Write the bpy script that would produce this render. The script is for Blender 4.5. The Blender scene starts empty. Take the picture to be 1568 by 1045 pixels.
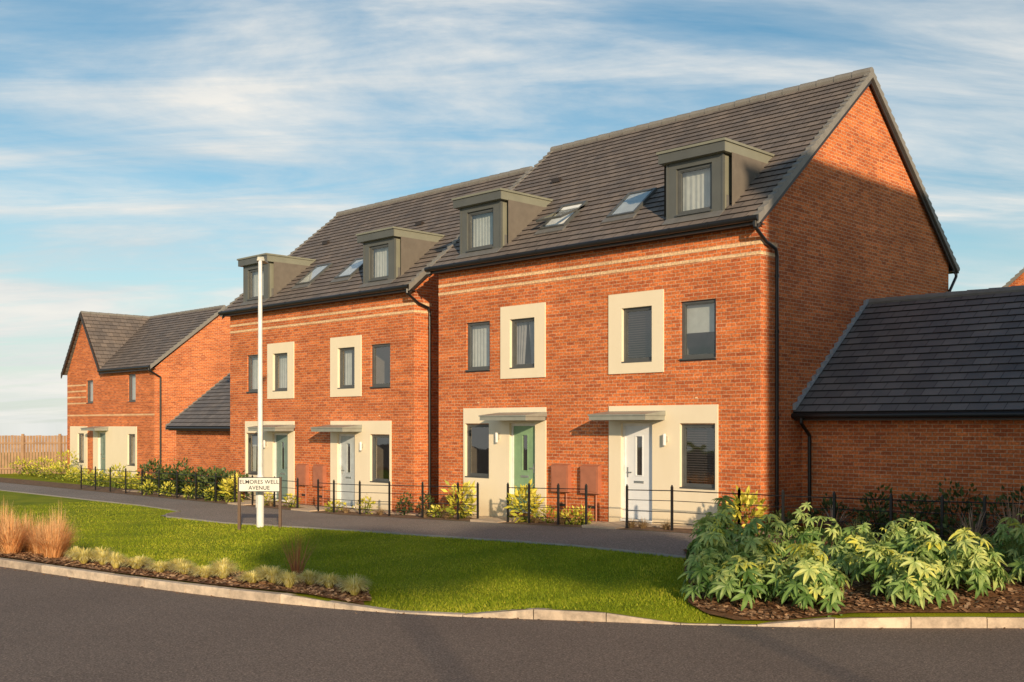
import bpy, math, random
import numpy as np
from mathutils import Vector
rng=np.random.default_rng(7); random.seed(7)
scene=bpy.context.scene
col=scene.collection

# ---------------------------------------------------------------- materials
def new_mat(name):
    m=bpy.data.materials.new(name); m.use_nodes=True
    nt=m.node_tree; nt.nodes.clear()
    out=nt.nodes.new('ShaderNodeOutputMaterial')
    bs=nt.nodes.new('ShaderNodeBsdfPrincipled')
    nt.links.new(bs.outputs[0],out.inputs[0])
    return m,nt,bs,out
def N(nt,t,**kw):
    n=nt.nodes.new(t)
    for k,v in kw.items():
        if k in n.inputs.keys(): n.inputs[k].default_value=v
        else: setattr(n,k,v)
    return n
def rgba(c): return (c[0],c[1],c[2],1)
def mixc(nt,fac,a,b,mode='MIX'):
    n=nt.nodes.new('ShaderNodeMix'); n.data_type='RGBA'; n.blend_type=mode
    for sock,v in ((n.inputs[0],fac),(n.inputs[6],a),(n.inputs[7],b)):
        if isinstance(v,bpy.types.NodeSocket): nt.links.new(v,sock)
        elif isinstance(v,(int,float)): sock.default_value=v
        else: sock.default_value=rgba(v)
    return n.outputs[2]
def ramp(nt,fac,stops):
    r=nt.nodes.new('ShaderNodeValToRGB'); e=r.color_ramp.elements
    while len(e)<len(stops): e.new(0.5)
    for i,(p,c) in enumerate(stops):
        e[i].position=p; e[i].color=rgba(c) if len(c)==3 else c
    nt.links.new(fac,r.inputs[0]); return r.outputs[0]
def plain(name,c,rough=0.6,c2=None,scale=6,metal=0,bump=0,bscale=60,spec=0.5):
    m,nt,bs,out=new_mat(name)
    tc=N(nt,'ShaderNodeTexCoord')
    no=N(nt,'ShaderNodeTexNoise',Scale=scale,Detail=5.0); nt.links.new(tc.outputs['Object'],no.inputs['Vector'])
    if c2 is None: c2=[x*0.82 for x in c]
    f=ramp(nt,no.outputs['Fac'],[(0.3,(0,0,0)),(0.7,(1,1,1))])
    nt.links.new(mixc(nt,f,c,c2),bs.inputs['Base Color'])
    bs.inputs['Roughness'].default_value=rough; bs.inputs['Metallic'].default_value=metal
    bs.inputs['Specular IOR Level'].default_value=spec
    if bump:
        n2=N(nt,'ShaderNodeTexNoise',Scale=bscale,Detail=4.0); nt.links.new(tc.outputs['Object'],n2.inputs['Vector'])
        b=N(nt,'ShaderNodeBump',Strength=bump,Distance=0.01); nt.links.new(n2.outputs['Fac'],b.inputs['Height'])
        nt.links.new(b.outputs[0],bs.inputs['Normal'])
    return m
def render_mat(name,c,c2):
    m,nt,bs,out=new_mat(name)
    tc=N(nt,'ShaderNodeTexCoord'); mp=N(nt,'ShaderNodeMapping'); mp.inputs['Scale'].default_value=(1.5,1.5,.6); nt.links.new(tc.outputs['Object'],mp.inputs[0])
    no=N(nt,'ShaderNodeTexNoise',Scale=1.6,Detail=6.0,Roughness=.6); nt.links.new(mp.outputs[0],no.inputs['Vector'])
    f=ramp(nt,no.outputs['Fac'],[(0.3,(0,0,0)),(0.75,(1,1,1))])
    base=mixc(nt,f,c,c2)
    sp=N(nt,'ShaderNodeSeparateXYZ'); nt.links.new(tc.outputs['Object'],sp.inputs[0])
    d=ramp(nt,sp.outputs[2],[(0.0,(.84,.80,.74)),(0.3,(1,1,1))])
    nt.links.new(mixc(nt,1.0,base,d,'MULTIPLY'),bs.inputs['Base Color']); bs.inputs['Roughness'].default_value=.85
    n2=N(nt,'ShaderNodeTexNoise',Scale=140.0,Detail=4.0); nt.links.new(tc.outputs['Object'],n2.inputs['Vector'])
    b=N(nt,'ShaderNodeBump',Strength=.2,Distance=0.01); nt.links.new(n2.outputs['Fac'],b.inputs['Height']); nt.links.new(b.outputs[0],bs.inputs['Normal'])
    return m
def brick_mat(name,c1,c2,mortar):
    m,nt,bs,out=new_mat(name)
    uv=N(nt,'ShaderNodeUVMap')
    br=N(nt,'ShaderNodeTexBrick'); br.offset=0.5
    br.inputs['Scale'].default_value=1; br.inputs['Brick Width'].default_value=0.225
    br.inputs['Row Height'].default_value=0.075; br.inputs['Mortar Size'].default_value=0.0065
    br.inputs['Mortar Smooth'].default_value=0.1; br.inputs['Bias'].default_value=-0.1
    br.inputs['Color1'].default_value=rgba(c1); br.inputs['Color2'].default_value=rgba(c2); br.inputs['Mortar'].default_value=rgba(mortar)
    nt.links.new(uv.outputs[0],br.inputs['Vector'])
    no=N(nt,'ShaderNodeTexNoise',Scale=0.7,Detail=6.0,Roughness=0.6); nt.links.new(uv.outputs[0],no.inputs['Vector'])
    v=ramp(nt,no.outputs['Fac'],[(0.3,(0.80,0.78,0.78)),(0.7,(1.14,1.14,1.14))])
    c=mixc(nt,1.0,br.outputs['Color'],v,'MULTIPLY')
    mp=N(nt,'ShaderNodeMapping'); mp.inputs['Scale'].default_value=(.25,3.2,1); nt.links.new(uv.outputs[0],mp.inputs[0])
    n4=N(nt,'ShaderNodeTexNoise',Scale=1.6,Detail=5.0,Roughness=.7); nt.links.new(mp.outputs[0],n4.inputs['Vector'])
    v4=ramp(nt,n4.outputs['Fac'],[(0.3,(0.82,0.82,0.85)),(0.7,(1.14,1.18,1.22))])
    c=mixc(nt,1.0,c,v4,'MULTIPLY')
    n3=N(nt,'ShaderNodeTexNoise',Scale=22.0,Detail=4.0); nt.links.new(uv.outputs[0],n3.inputs['Vector'])
    v3=ramp(nt,n3.outputs['Fac'],[(0.3,(0.68,0.68,0.68)),(0.7,(1.30,1.30,1.30))])
    c=mixc(nt,1.0,c,v3,'MULTIPLY')
    # damp, soil-splashed lowest courses
    sp=N(nt,'ShaderNodeSeparateXYZ'); nt.links.new(uv.outputs[0],sp.inputs[0])
    c=mixc(nt,1.0,c,ramp(nt,sp.outputs[1],[(0.0,(.76,.74,.74)),(.5,(1,1,1))]),'MULTIPLY')
    nt.links.new(c,bs.inputs['Base Color']); bs.inputs['Roughness'].default_value=0.9
    bs.inputs['Specular IOR Level'].default_value=0.2
    b=N(nt,'ShaderNodeBump',Strength=0.5,Distance=0.008); b.invert=True
    nt.links.new(br.outputs['Fac'],b.inputs['Height']); nt.links.new(b.outputs[0],bs.inputs['Normal'])
    return m
def tile_mat(name,c1,c2,w=0.33,row=0.235):
    m,nt,bs,out=new_mat(name)
    uv=N(nt,'ShaderNodeUVMap')
    br=N(nt,'ShaderNodeTexBrick'); br.offset=0.5
    br.inputs['Scale'].default_value=1; br.inputs['Brick Width'].default_value=w
    br.inputs['Row Height'].default_value=row; br.inputs['Mortar Size'].default_value=0.007
    br.inputs['Mortar Smooth'].default_value=0.2
    br.inputs['Color1'].default_value=rgba(c1); br.inputs['Color2'].default_value=rgba(c2); br.inputs['Mortar'].default_value=(0.035,0.031,0.029,1)
    nt.links.new(uv.outputs[0],br.inputs['Vector'])
    no=N(nt,'ShaderNodeTexNoise',Scale=1.2,Detail=8.0,Roughness=0.65); nt.links.new(uv.outputs[0],no.inputs['Vector'])
    v=ramp(nt,no.outputs['Fac'],[(0.3,(0.78,0.80,0.84)),(0.7,(1.25,1.17,1.08))])
    nt.links.new(mixc(nt,1.0,br.outputs['Color'],v,'MULTIPLY'),bs.inputs['Base Color'])
    bs.inputs['Roughness'].default_value=0.62; bs.inputs['Specular IOR Level'].default_value=0.3
    return m
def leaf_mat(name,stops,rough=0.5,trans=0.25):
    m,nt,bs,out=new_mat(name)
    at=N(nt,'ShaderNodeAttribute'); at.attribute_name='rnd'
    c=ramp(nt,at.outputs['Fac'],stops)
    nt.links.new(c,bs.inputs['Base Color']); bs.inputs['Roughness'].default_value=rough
    bs.inputs['Specular IOR Level'].default_value=0.3
    tr=N(nt,'ShaderNodeBsdfTranslucent'); nt.links.new(c,tr.inputs[0])
    mx=N(nt,'ShaderNodeMixShader'); mx.inputs[0].default_value=trans
    nt.links.new(bs.outputs[0],mx.inputs[1]); nt.links.new(tr.outputs[0],mx.inputs[2]); nt.links.new(mx.outputs[0],out.inputs[0])
    return m
def glass_mat(name,base_refl,mul=.6):
    m,nt,bs,out=new_mat(name); nt.nodes.remove(bs)
    t=N(nt,'ShaderNodeBsdfTransparent'); t.inputs[0].default_value=(0.84,0.86,0.85,1)
    g=N(nt,'ShaderNodeBsdfGlossy'); g.inputs['Roughness'].default_value=0.02; g.inputs[0].default_value=(0.97,0.97,0.97,1)
    tc=N(nt,'ShaderNodeTexCoord'); no=N(nt,'ShaderNodeTexNoise',Scale=1.3); nt.links.new(tc.outputs['Object'],no.inputs['Vector'])
    b=N(nt,'ShaderNodeBump',Strength=0.08,Distance=0.05); nt.links.new(no.outputs['Fac'],b.inputs['Height']); nt.links.new(b.outputs[0],g.inputs['Normal'])
    f=N(nt,'ShaderNodeLayerWeight'); f.inputs['Blend'].default_value=.5
    p=N(nt,'ShaderNodeMath',operation='POWER'); p.inputs[1].default_value=3.; nt.links.new(f.outputs['Facing'],p.inputs[0])
    a=N(nt,'ShaderNodeMath',operation='MULTIPLY_ADD'); a.inputs[1].default_value=mul; a.inputs[2].default_value=base_refl; a.use_clamp=True
    nt.links.new(p.outputs[0],a.inputs[0])
    mx=N(nt,'ShaderNodeMixShader'); nt.links.new(a.outputs[0],mx.inputs[0])
    nt.links.new(t.outputs[0],mx.inputs[1]); nt.links.new(g.outputs[0],mx.inputs[2]); nt.links.new(mx.outputs[0],out.inputs[0])
    return m
M={}
M['brick']=brick_mat('red_brick',(0.74,0.205,0.060),(0.44,0.105,0.038),(0.60,0.39,0.24))
M['brick2']=brick_mat('buff_brick',(0.88,0.60,0.34),(0.78,0.50,0.27),(0.65,0.48,0.32))
M['tile']=tile_mat('roof_tile',(0.215,0.180,0.160),(0.150,0.127,0.116))
M['tile2']=tile_mat('roof_tile_blue',(0.20,0.182,0.178),(0.135,0.125,0.126))
M['cap']=plain('verge_cap',(0.25,0.235,0.215),0.6)
M['black']=plain('black_plastic',(0.016,0.015,0.015),0.35)
M['soffit']=plain('dark_fascia',(0.04,0.03,0.027),0.5)
M['cream']=render_mat('cream_render',(0.88,0.77,0.58),(0.84,0.73,0.54))
M['frame']=plain('grey_window_frame',(0.095,0.10,0.10),0.4)
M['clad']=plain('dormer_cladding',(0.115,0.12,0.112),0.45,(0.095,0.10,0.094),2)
M['clad_lit']=plain('dormer_cladding_lit',(0.25,0.25,0.195),0.45,(0.21,0.21,0.165),2)  # lighter tone of the cladding: sunlit sides put into the colour
M['glass']=glass_mat('window_glass',.12)
M['glass_roof']=glass_mat('rooflight_glass',.18)
M['room']=plain('room_interior',(0.17,0.145,0.12),0.9)
M['curtain']=plain('curtain_cloth',(0.58,0.60,0.58),0.9)
M['sky_white']=plain('rooflight_blind',(0.85,0.86,0.85),0.9)  # white sheet under the rooflight glass, stands in for reflected sky
M['curtain_g']=plain('curtain_grey',(0.32,0.31,0.32),0.9)
M['blind']=plain('blind_slat',(0.10,0.08,0.068),0.6)
M['door_white']=plain('door_white',(0.80,0.82,0.84),0.4,(0.76,0.78,0.81))
M['door_green']=plain('door_green',(0.25,0.41,0.23),0.4)
M['door_blue']=plain('door_blue',(0.50,0.55,0.57),0.4)
M['door_teal']=plain('door_teal',(0.20,0.29,0.26),0.4)
M['white']=plain('white_upvc',(0.86,0.85,0.82),0.4)
M['metal']=plain('steel',(0.6,0.6,0.58),0.3,metal=0.9)
M['canopy']=plain('canopy_grey',(0.32,0.33,0.29),0.45)
M['meter']=plain('meter_box',(0.46,0.17,0.095),0.5)
M['lead']=plain('lead_flashing',(0.17,0.165,0.16),0.6)
M['lead2']=plain('lead_soaker',(0.40,0.44,0.48),0.5)

# ---------------------------------------------------------------- mesh builder
class MB:
    def __init__(s): s.p={}
    def part(s,name,mat):
        if name not in s.p: s.p[name]=dict(v=[],f=[],uv=[],mat=mat)
        return s.p[name]
    def poly(s,part,pts,uv=None):
        d=s.p[part]; i=len(d['v'])
        pts=[Vector(p) for p in pts]
        if uv is None:
            n=Vector((0,0,0))
            for k in range(1,len(pts)-1): n+=(pts[k]-pts[0]).cross(pts[k+1]-pts[0])
            if n.length>0: n.normalize()
            ax,ay,az=abs(n.x),abs(n.y),abs(n.z)
            if ax>=ay and ax>=az: uv=[(p.y,p.z) for p in pts]
            elif ay>=az: uv=[(p.x,p.z) for p in pts]
            else: uv=[(p.x,p.y) for p in pts]
        d['v']+= [tuple(p) for p in pts]; d['f'].append(tuple(range(i,i+len(pts)))); d['uv']+=list(uv)
    def hexa(s,part,p):
        for f in ((0,3,2,1),(4,5,6,7),(0,1,5,4),(1,2,6,5),(2,3,7,6),(3,0,4,7)):
            s.poly(part,[p[k] for k in f])
    def box(s,part,x0,x1,y0,y1,z0,z1):
        x0,x1=min(x0,x1),max(x0,x1)
        s.hexa(part,[(x0,y0,z0),(x1,y0,z0),(x1,y1,z0),(x0,y1,z0),(x0,y0,z1),(x1,y0,z1),(x1,y1,z1),(x0,y1,z1)])
    def cyl(s,part,a,b,r,n=10,r2=None):
        a=Vector(a);b=Vector(b);d=(b-a).normalized()
        t=d.cross(Vector((0,0,1)) if abs(d.z)<0.9 else Vector((1,0,0))).normalized(); w=d.cross(t)
        r2=r if r2 is None else r2
        A=[a+(t*math.cos(2*math.pi*k/n)+w*math.sin(2*math.pi*k/n))*r for k in range(n)]
        B=[b+(t*math.cos(2*math.pi*k/n)+w*math.sin(2*math.pi*k/n))*r2 for k in range(n)]
        for k in range(n): s.poly(part,[A[k],A[(k+1)%n],B[(k+1)%n],B[k]])
        s.poly(part,A[::-1]); s.poly(part,B)
    def pipe(s,part,pts,r,n=10):
        for a,b in zip(pts[:-1],pts[1:]): s.cyl(part,a,b,r,n)
    def wall(s,part,fy,x0,x1,z0,z1,ops,reveal=None,axis='y',inward=1,depth=0.11):
        xs=sorted({x0,x1,*[o[0] for o in ops],*[o[1] for o in ops]}); zs=sorted({z0,z1,*[o[2] for o in ops],*[o[3] for o in ops]})
        P=(lambda a,z,o=0:(a,fy+o*inward,z)) if axis=='y' else (lambda a,z,o=0:(fy+o*inward,a,z))
        for i in range(len(xs)-1):
            for j in range(len(zs)-1):
                cx=(xs[i]+xs[i+1])/2; cz=(zs[j]+zs[j+1])/2
                if any(o[0]<cx<o[1] and o[2]<cz<o[3] for o in ops): continue
                s.poly(part,[P(xs[i],zs[j]),P(xs[i+1],zs[j]),P(xs[i+1],zs[j+1]),P(xs[i],zs[j+1])])
        for o in ops:
            rp=part if len(o)<5 or not o[4] else o[4]
            a,b,c,d=o[:4]
            s.poly(rp,[P(a,c),P(a,d),P(a,d,depth),P(a,c,depth)]); s.poly(rp,[P(b,c),P(b,d),P(b,d,depth),P(b,c,depth)])
            s.poly(rp,[P(a,d),P(b,d),P(b,d,depth),P(a,d,depth)]); s.poly(rp,[P(a,c),P(b,c),P(b,c,depth),P(a,c,depth)])
    def slope(s,part,e0,e1,r0,r1,row=0.235,lift=0.024):
        e0,e1,r0,r1=map(Vector,(e0,e1,r0,r1))
        L=((r0+r1)/2-(e0+e1)/2); hd=(e1-e0).normalized(); Ls=(L-hd*L.dot(hd)).length
        n=max(1,round(Ls/row)); nrm=hd.cross(L).normalized()
        if nrm.z<0: nrm=-nrm
        for i in range(n):
            a=i/n;b=(i+1)/n
            A0=e0.lerp(r0,a);A1=e1.lerp(r1,a);B0=e0.lerp(r0,b);B1=e1.lerp(r1,b)
            l=nrm*lift
            u=lambda p:(p-e0).dot(hd)
            s.poly(part,[A0+l,A1+l,B1,B0],[(u(A0),i*row+.008),(u(A1),i*row+.008),(u(B1),(i+1)*row+.003),(u(B0),(i+1)*row+.003)])
            s.poly(part,[A0-l*.3,A1-l*.3,A1+l,A0+l],[(u(A0),i*row),(u(A1),i*row),(u(A1),i*row+.003),(u(A0),i*row+.003)])  # risers and course tops take the dark joint colour, painting the under-lap shade
    def rake(s,part,a,b,w,row=0.235,drop=0.15,up=0.03):
        a=Vector(a);b=Vector(b);w=Vector(w);n=max(1,round((b-a).length/row)); z=Vector((0,0,1))
        for i in range(n):
            p=a.lerp(b,i/n);q=a.lerp(b,(i+1.0)/n)
            s.hexa(part,[p-z*drop,p+w-z*drop,q+w-z*drop,q-z*drop,p+z*(up+.035),p+w+z*(up+.035),q+w+z*up*.4,q+z*up*.4])
    def ridge(s,part,a,b,r=0.10,seg=0.45):
        a=Vector(a);b=Vector(b);n=max(1,round((b-a).length/seg))
        for i in range(n):
            p=a.lerp(b,i/n);q=a.lerp(b,(i+0.985)/n)
            s.cyl(part,p,q,r+0.012,10,r)
    def finish(s,name,loc,rotz=0):
        e=bpy.data.objects.new(name,None); e.location=loc; e.rotation_euler=(0,0,rotz); col.objects.link(e); e.empty_display_size=0.5
        for k,d in s.p.items():
            if not d['f']: continue
            me=bpy.data.meshes.new(k); me.from_pydata(d['v'],[],d['f'])
            ul=me.uv_layers.new(name='UVMap'); ul.data.foreach_set('uv',np.array(d['uv'],dtype=np.float32).ravel())
            me.materials.append(M[d['mat']] if isinstance(d['mat'],str) else d['mat'])
            o=bpy.data.objects.new(k,me); col.objects.link(o); o.parent=e
        return e
def std_parts(b):
    for n,m in (('walls','brick'),('brick_bands','brick2'),('roof','tile'),('verge_caps','cap'),('gutters_and_downpipes','black'),('fascia','soffit'),
        ('render_panels','cream'),('window_frames','frame'),('dormer_walls','clad'),('dormer_roof_and_lit_cheek','clad_lit'),('window_glass','glass'),('rooflight_glass','glass_roof'),('rooms','room'),
        ('curtains','curtain'),('rooflight_sky_sheets','sky_white'),('grey_curtains','curtain_g'),('blinds','blind'),('door_frames','white'),('door_furniture','metal'),('door_canopies','canopy'),
        ('meter_boxes','meter'),('flashing','lead'),('wall_flashing','lead2')): b.part(n,m)
def window(b,x0,x1,z0,z1,y=0,style=None,room=True,split=None):
    f=0.055; ya,yb=y+.05,y+.12
    b.box('window_frames',x0,x1,ya,yb,z0,z0+f); b.box('window_frames',x0,x1,ya,yb,z1-f,z1)
    b.box('window_frames',x0,x0+f,ya,yb,z0+f,z1-f); b.box('window_frames',x1-f,x1,ya,yb,z0+f,z1-f)
    g=0.022
    b.box('window_frames',x0+f,x1-f,ya+.012,yb,z0+f,z0+f+g); b.box('window_frames',x0+f,x1-f,ya+.012,yb,z1-f-g,z1-f)
    b.box('window_frames',x0+f,x0+f+g,ya+.012,yb,z0+f+g,z1-f-g); b.box('window_frames',x1-f-g,x1-f,ya+.012,yb,z0+f+g,z1-f-g)
    tl=random.uniform(-.004,.004)
    b.poly('window_glass',[(x0+f,y+.09+tl,z0+f),(x1-f,y+.09-tl,z0+f),(x1-f,y+.09-tl,z1-f),(x0+f,y+.09+tl,z1-f)])
    b.box('window_frames',x0+.0,x1+.0,y-.035,ya,z0-.03,z0)
    if room:
        X0,X1,Z0,Z1,Y0,Y1=x0-.4,x1+.4,z0-.25,z1+.15,y+.121,y+1.5
        b.poly('rooms',[(X0,Y1,Z0),(X1,Y1,Z0),(X1,Y1,Z1),(X0,Y1,Z1)])
        b.poly('rooms',[(X0,Y0,Z0),(X0,Y1,Z0),(X0,Y1,Z1),(X0,Y0,Z1)]); b.poly('rooms',[(X1,Y0,Z0),(X1,Y1,Z0),(X1,Y1,Z1),(X1,Y0,Z1)])
        b.poly('rooms',[(X0,Y0,Z0),(X1,Y0,Z0),(X1,Y1,Z0),(X0,Y1,Z0)]); b.poly('rooms',[(X0,Y0,Z1),(X1,Y0,Z1),(X1,Y1,Z1),(X0,Y1,Z1)])
    def drape(part,a,c,zz0,zz1,yy,amp=.02,pitch=.11,taper=0):
        n=max(6,int((c-a)/.02)); prev=None; ph=random.uniform(0,6)
        for i in range(n+1):
            x=a+(c-a)*i/n; oy=amp*math.sin(2*math.pi*(x-a)/pitch+1.5*math.sin(5*x+ph))+amp*.6*math.sin(11*x+ph)
            xb=x+taper*(1-i/n) if taper>0 else x+taper*(i/n)
            cur=((xb,yy+oy,zz0),(x,yy+oy*.6,zz1))
            if prev: b.poly(part,[prev[0],cur[0],cur[1],prev[1]])
            prev=cur
    w=x1-x0
    if style=='blind':
        n=int((z1-z0-.1)/.05)
        for i in range(n):
            z=z0+.06+i*.05
            b.poly('blinds',[(x0+.03,y+.16,z),(x1-.03,y+.16,z),(x1-.03,y+.185,z+.022),(x0+.03,y+.185,z+.022)])
    elif style=='net': drape('curtains',x0+.03,x1-.03,z0,z1,y+.2,.007,.12)
    elif style=='curtain':
        drape('curtains',x0+.02,x0+w*.36,z0,z1,y+.2,.014,taper=-.05); drape('curtains',x1-w*.36,x1-.02,z0,z1,y+.2,.014,taper=.05)
    elif style=='grey':
        drape('grey_curtains',x0+.02,x0+w*.46,z0,z1,y+.2,taper=-.10); drape('grey_curtains',x1-w*.47,x1-.02,z0,z1,y+.2,taper=.10)
    elif style=='half': drape('curtains',x0+.03,x0+w*.45,z0,z1,y+.2,.012)
    elif style=='roller': b.poly('curtains',[(x0+.04,y+.17,z0+(z1-z0)*.45),(x1-.04,y+.17,z0+(z1-z0)*.45),(x1-.04,y+.17,z1-.03),(x0+.04,y+.17,z1-.03)])
def door(b,x0,x1,z0,z1,y,mat,handle_left=True):
    nm='door_leaf_'+mat
    b.part(nm,mat)
    f=.06
    b.box('door_frames',x0,x0+f,y+.04,y+.12,z0,z1); b.box('door_frames',x1-f,x1,y+.04,y+.12,z0,z1); b.box('door_frames',x0+f,x1-f,y+.04,y+.12,z1-f,z1)
    cx=x0+(x1-x0)*.5; a0,a1=cx-.085,cx+.085; ga,gb=z0+.95,z1-.28
    X0,X1,Z1=x0+f,x1-f,z1-f
    for bx in ((X0,a0,z0,Z1),(a1,X1,z0,Z1),(a0,a1,z0,ga),(a0,a1,gb,Z1)): b.box(nm,bx[0],bx[1],y+.07,y+.11,bx[2],bx[3])
    b.poly('window_glass',[(a0,y+.09,ga),(a1,y+.09,ga),(a1,y+.09,gb),(a0,y+.09,gb)])
    b.poly('fascia',[(a0-.02,y+.115,ga),(a1+.02,y+.115,ga),(a1+.02,y+.115,gb),(a0-.02,y+.115,gb)])
    for q in ((a0-.02,a0,ga,gb),(a1,a1+.02,ga,gb),(a0-.02,a1+.02,ga-.02,ga),(a0-.02,a1+.02,gb,gb+.02)): b.box(nm,q[0],q[1],y+.06,y+.07,q[2],q[3])
    b.box('door_furniture',cx-.13,cx+.13,y+.058,y+.07,z0+.78,z0+.83)
    hx=X0+.06 if handle_left else X1-.06
    b.box('door_furniture',hx-.015,hx+.015,y+.055,y+.07,z0+.9,z0+1.12); b.box('door_furniture',hx-.015,hx+.12*(1 if handle_left else -1),y+.035,y+.052,z0+1.0,z0+1.02)
    b.box('door_frames',x0,x1,y-.05,y+.12,z0-.05,z0)
def canopy(b,x0,x1,z,y=0,d=0.7):
    b.box('door_canopies',x0,x1,y-d,y-.001,z,z+.09)
    b.hexa('door_canopies',[(x0-.02,y-d-.02,z+.091),(x1+.02,y-d-.02,z+.091),(x1+.02,y-.001,z+.091),(x0-.02,y-.001,z+.091),
        (x0-.02,y-d-.02,z+.12),(x1+.02,y-d-.02,z+.12),(x1+.02,y-.001,z+.2),(x0-.02,y-.001,z+.2)])

def semi_block(name,loc,doors,styles,sky_open):
    b=MB(); std_parts(b)
    W,D,H=9.5,8.9,5.98
    rz=lambda y:6.336+.824*y
    ry=D/2; RZ=rz(ry)
    ffw=[(1.03,1.90),(7.60,8.45)]; ffs=[(2.32,3.81,2.62,3.44),(5.72,7.20,6.06,6.88)]
    ops=[]
    for a,c in ffw: ops.append((-c,-a,3.46,4.64))
    for s0,s1,a,c in ffs: ops.append((-c,-a,3.46,4.62,'render_panels'))
    gw=[(1.03,1.90),(7.60,8.47)]; gd=[(2.61,3.46),(6.04,6.89)]
    for a,c in gw: ops.append((-c,-a,.80,2.10,'render_panels'))
    for a,c in gd: ops.append((-c,-a,.05,2.12,'render_panels'))
    b.wall('walls',0,-W,0,-.7,H,ops)
    for x in (0,-W): b.poly('walls',[(x,0,-.7),(x,D,-.7),(x,D,rz(0)-.07),(x,ry,RZ-.07),(x,0,rz(0)-.07)])
    b.poly('walls',[(0,D,-.7),(-W,D,-.7),(-W,D,H),(0,D,H)])
    for z in (5.42,5.62):
        b.box('brick_bands',-W-.006,.006,-.006,.0,z,z+.068); b.box('brick_bands',.0,.006,.0,.62,z,z+.068); b.box('brick_bands',-W-.006,-W,.0,.62,z,z+.068)
    t=.03
    for s0,s1,a,c in ffs:
        b.box('render_panels',-s1,-c,-t,0,3.20,4.94); b.box('render_panels',-a,-s0,-t,0,3.20,4.94)
        b.box('render_panels',-c,-a,-t,0,3.20,3.46-.031); b.box('render_panels',-c,-a,-t,0,4.62,4.94)
    for (w0,w1),(d0,d1),side in ((gw[0],gd[0],1),(gw[1],gd[1],-1)):
        lo,hi=(w0-.06,d1+.34) if side==1 else (d0-.34,w1+.06)
        b.box('render_panels',-hi,-lo,-t,0,2.12,2.50)
        if side==1:
            segs=[(lo,w0,-.6,2.12),(w0,w1,-.6,.769),(w1,d0,-.6,2.12),(d1,hi,-.6,2.12)]
        else: segs=[(w1,hi,-.6,2.12),(w0,w1,-.6,.769),(d1,w0,-.6,2.12),(lo,d0,-.6,2.12)]
        for a,c,z0,z1 in segs: b.box('render_panels',-c,-a,-t,0,z0,z1)
    for k,(a,c) in enumerate(ffw): window(b,-c,-a,3.46,4.64,0,styles[k])
    for k,(s0,s1,a,c) in enumerate(ffs): window(b,-c,-a,3.46,4.62,0,styles[2+k])
    for k,(a,c) in enumerate(gw): window(b,-c,-a,.80,2.10,0,styles[4+k])
    for k,(a,c) in enumerate(gd): door(b,-c,-a,.05,2.12,0,doors[k],k==0)
    canopy(b,-3.80,-2.28,2.19); canopy(b,-7.22,-5.70,2.19)
    for u in (2.24,7.26):
        b.cyl('door_frames',(-u,-.10,1.66),(-u,-.10,1.90),.035); b.box('door_furniture',-u-.035,-u+.035,-.08,-.031,1.73,1.85)
    for a,c in ((4.03,4.55),(4.92,5.44)):
        b.box('meter_boxes',-c,-a,-.13,-.001,.56,1.16); b.box('meter_boxes',-c+.03,-a-.03,-.14,-.131,.6,1.1)
        b.cyl('meter_boxes',(-(a+.12),-.04,-.4),(-(a+.12),-.04,.56),.02)
        b.hexa('meter_boxes',[(-c,-.13,1.161),(-a,-.13,1.161),(-a,-.001,1.161),(-c,-.001,1.161),(-c,-.13,1.165),(-a,-.13,1.165),(-a,-.001,1.20),(-c,-.001,1.20)])
    for u in (.5,4.3,5.2,9.0): b.box('fascia',-u-.11,-u+.11,-.012,-.001,.22,.28)
    for u in (1.5,8.0): b.box('brick_bands',-u-.03,-u+.03,-.008,-.001,2.62,2.66)
    for a,c in ffw: b.box('fascia',-c-.01,-a+.01,-.012,-.001,3.40,3.428)
    for sgn,yo in ((-1,0),(1,D)):
        ya,yb=(yo-.25,yo-.22) if sgn<0 else (yo+.22,yo+.25)
        b.box('fascia',-W-.1,.1,ya,yb,H-.02,H+.15); b.box('fascia',-W-.1,.1,min(yo,yb),max(yo,ya),H,H+.02) 
        gy=yo+sgn*.315
        b.cyl('gutters_and_downpipes',(-W-.14,gy,H+.095),(.14,gy,H+.095),.06,12)
        for i in range(11): b.cyl('gutters_and_downpipes',(-W+i*.94,gy,H+.095),(-W+i*.94+.04,gy,H+.095),.067,12)
    for x,s in ((0,1),):
        b.pipe('gutters_and_downpipes',[(x+.07*s,-.31,H+.04),(x+.07*s,-.31,H-.08),(x+.07*s,.1,H-.32),(x+.07*s,.45,H-.42),(x+.07*s,.49,H-.55),(x+.07*s,.49,-.3)],.036)
        for z in (.5,2.2,3.9,5.0): b.cyl('gutters_and_downpipes',(x+.07*s,.49,z),(x+.07*s,.49,z+.06),.047)
    b.pipe('gutters_and_downpipes',[(.07,D+.3,H+.04),(.07,D+.3,H-.1),(.07,D-.1,H-.5),(.07,D-.1,-.3)],.036)
    xo=.10
    b.slope('roof',(-W-xo,-.27,rz(-.27)),(xo,-.27,rz(-.27)),(-W-xo,ry,RZ),(xo,ry,RZ))
    b.slope('roof',(xo,D+.27,rz(-.27)),(-W-xo,D+.27,rz(-.27)),(xo,ry,RZ),(-W-xo,ry,RZ))
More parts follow.
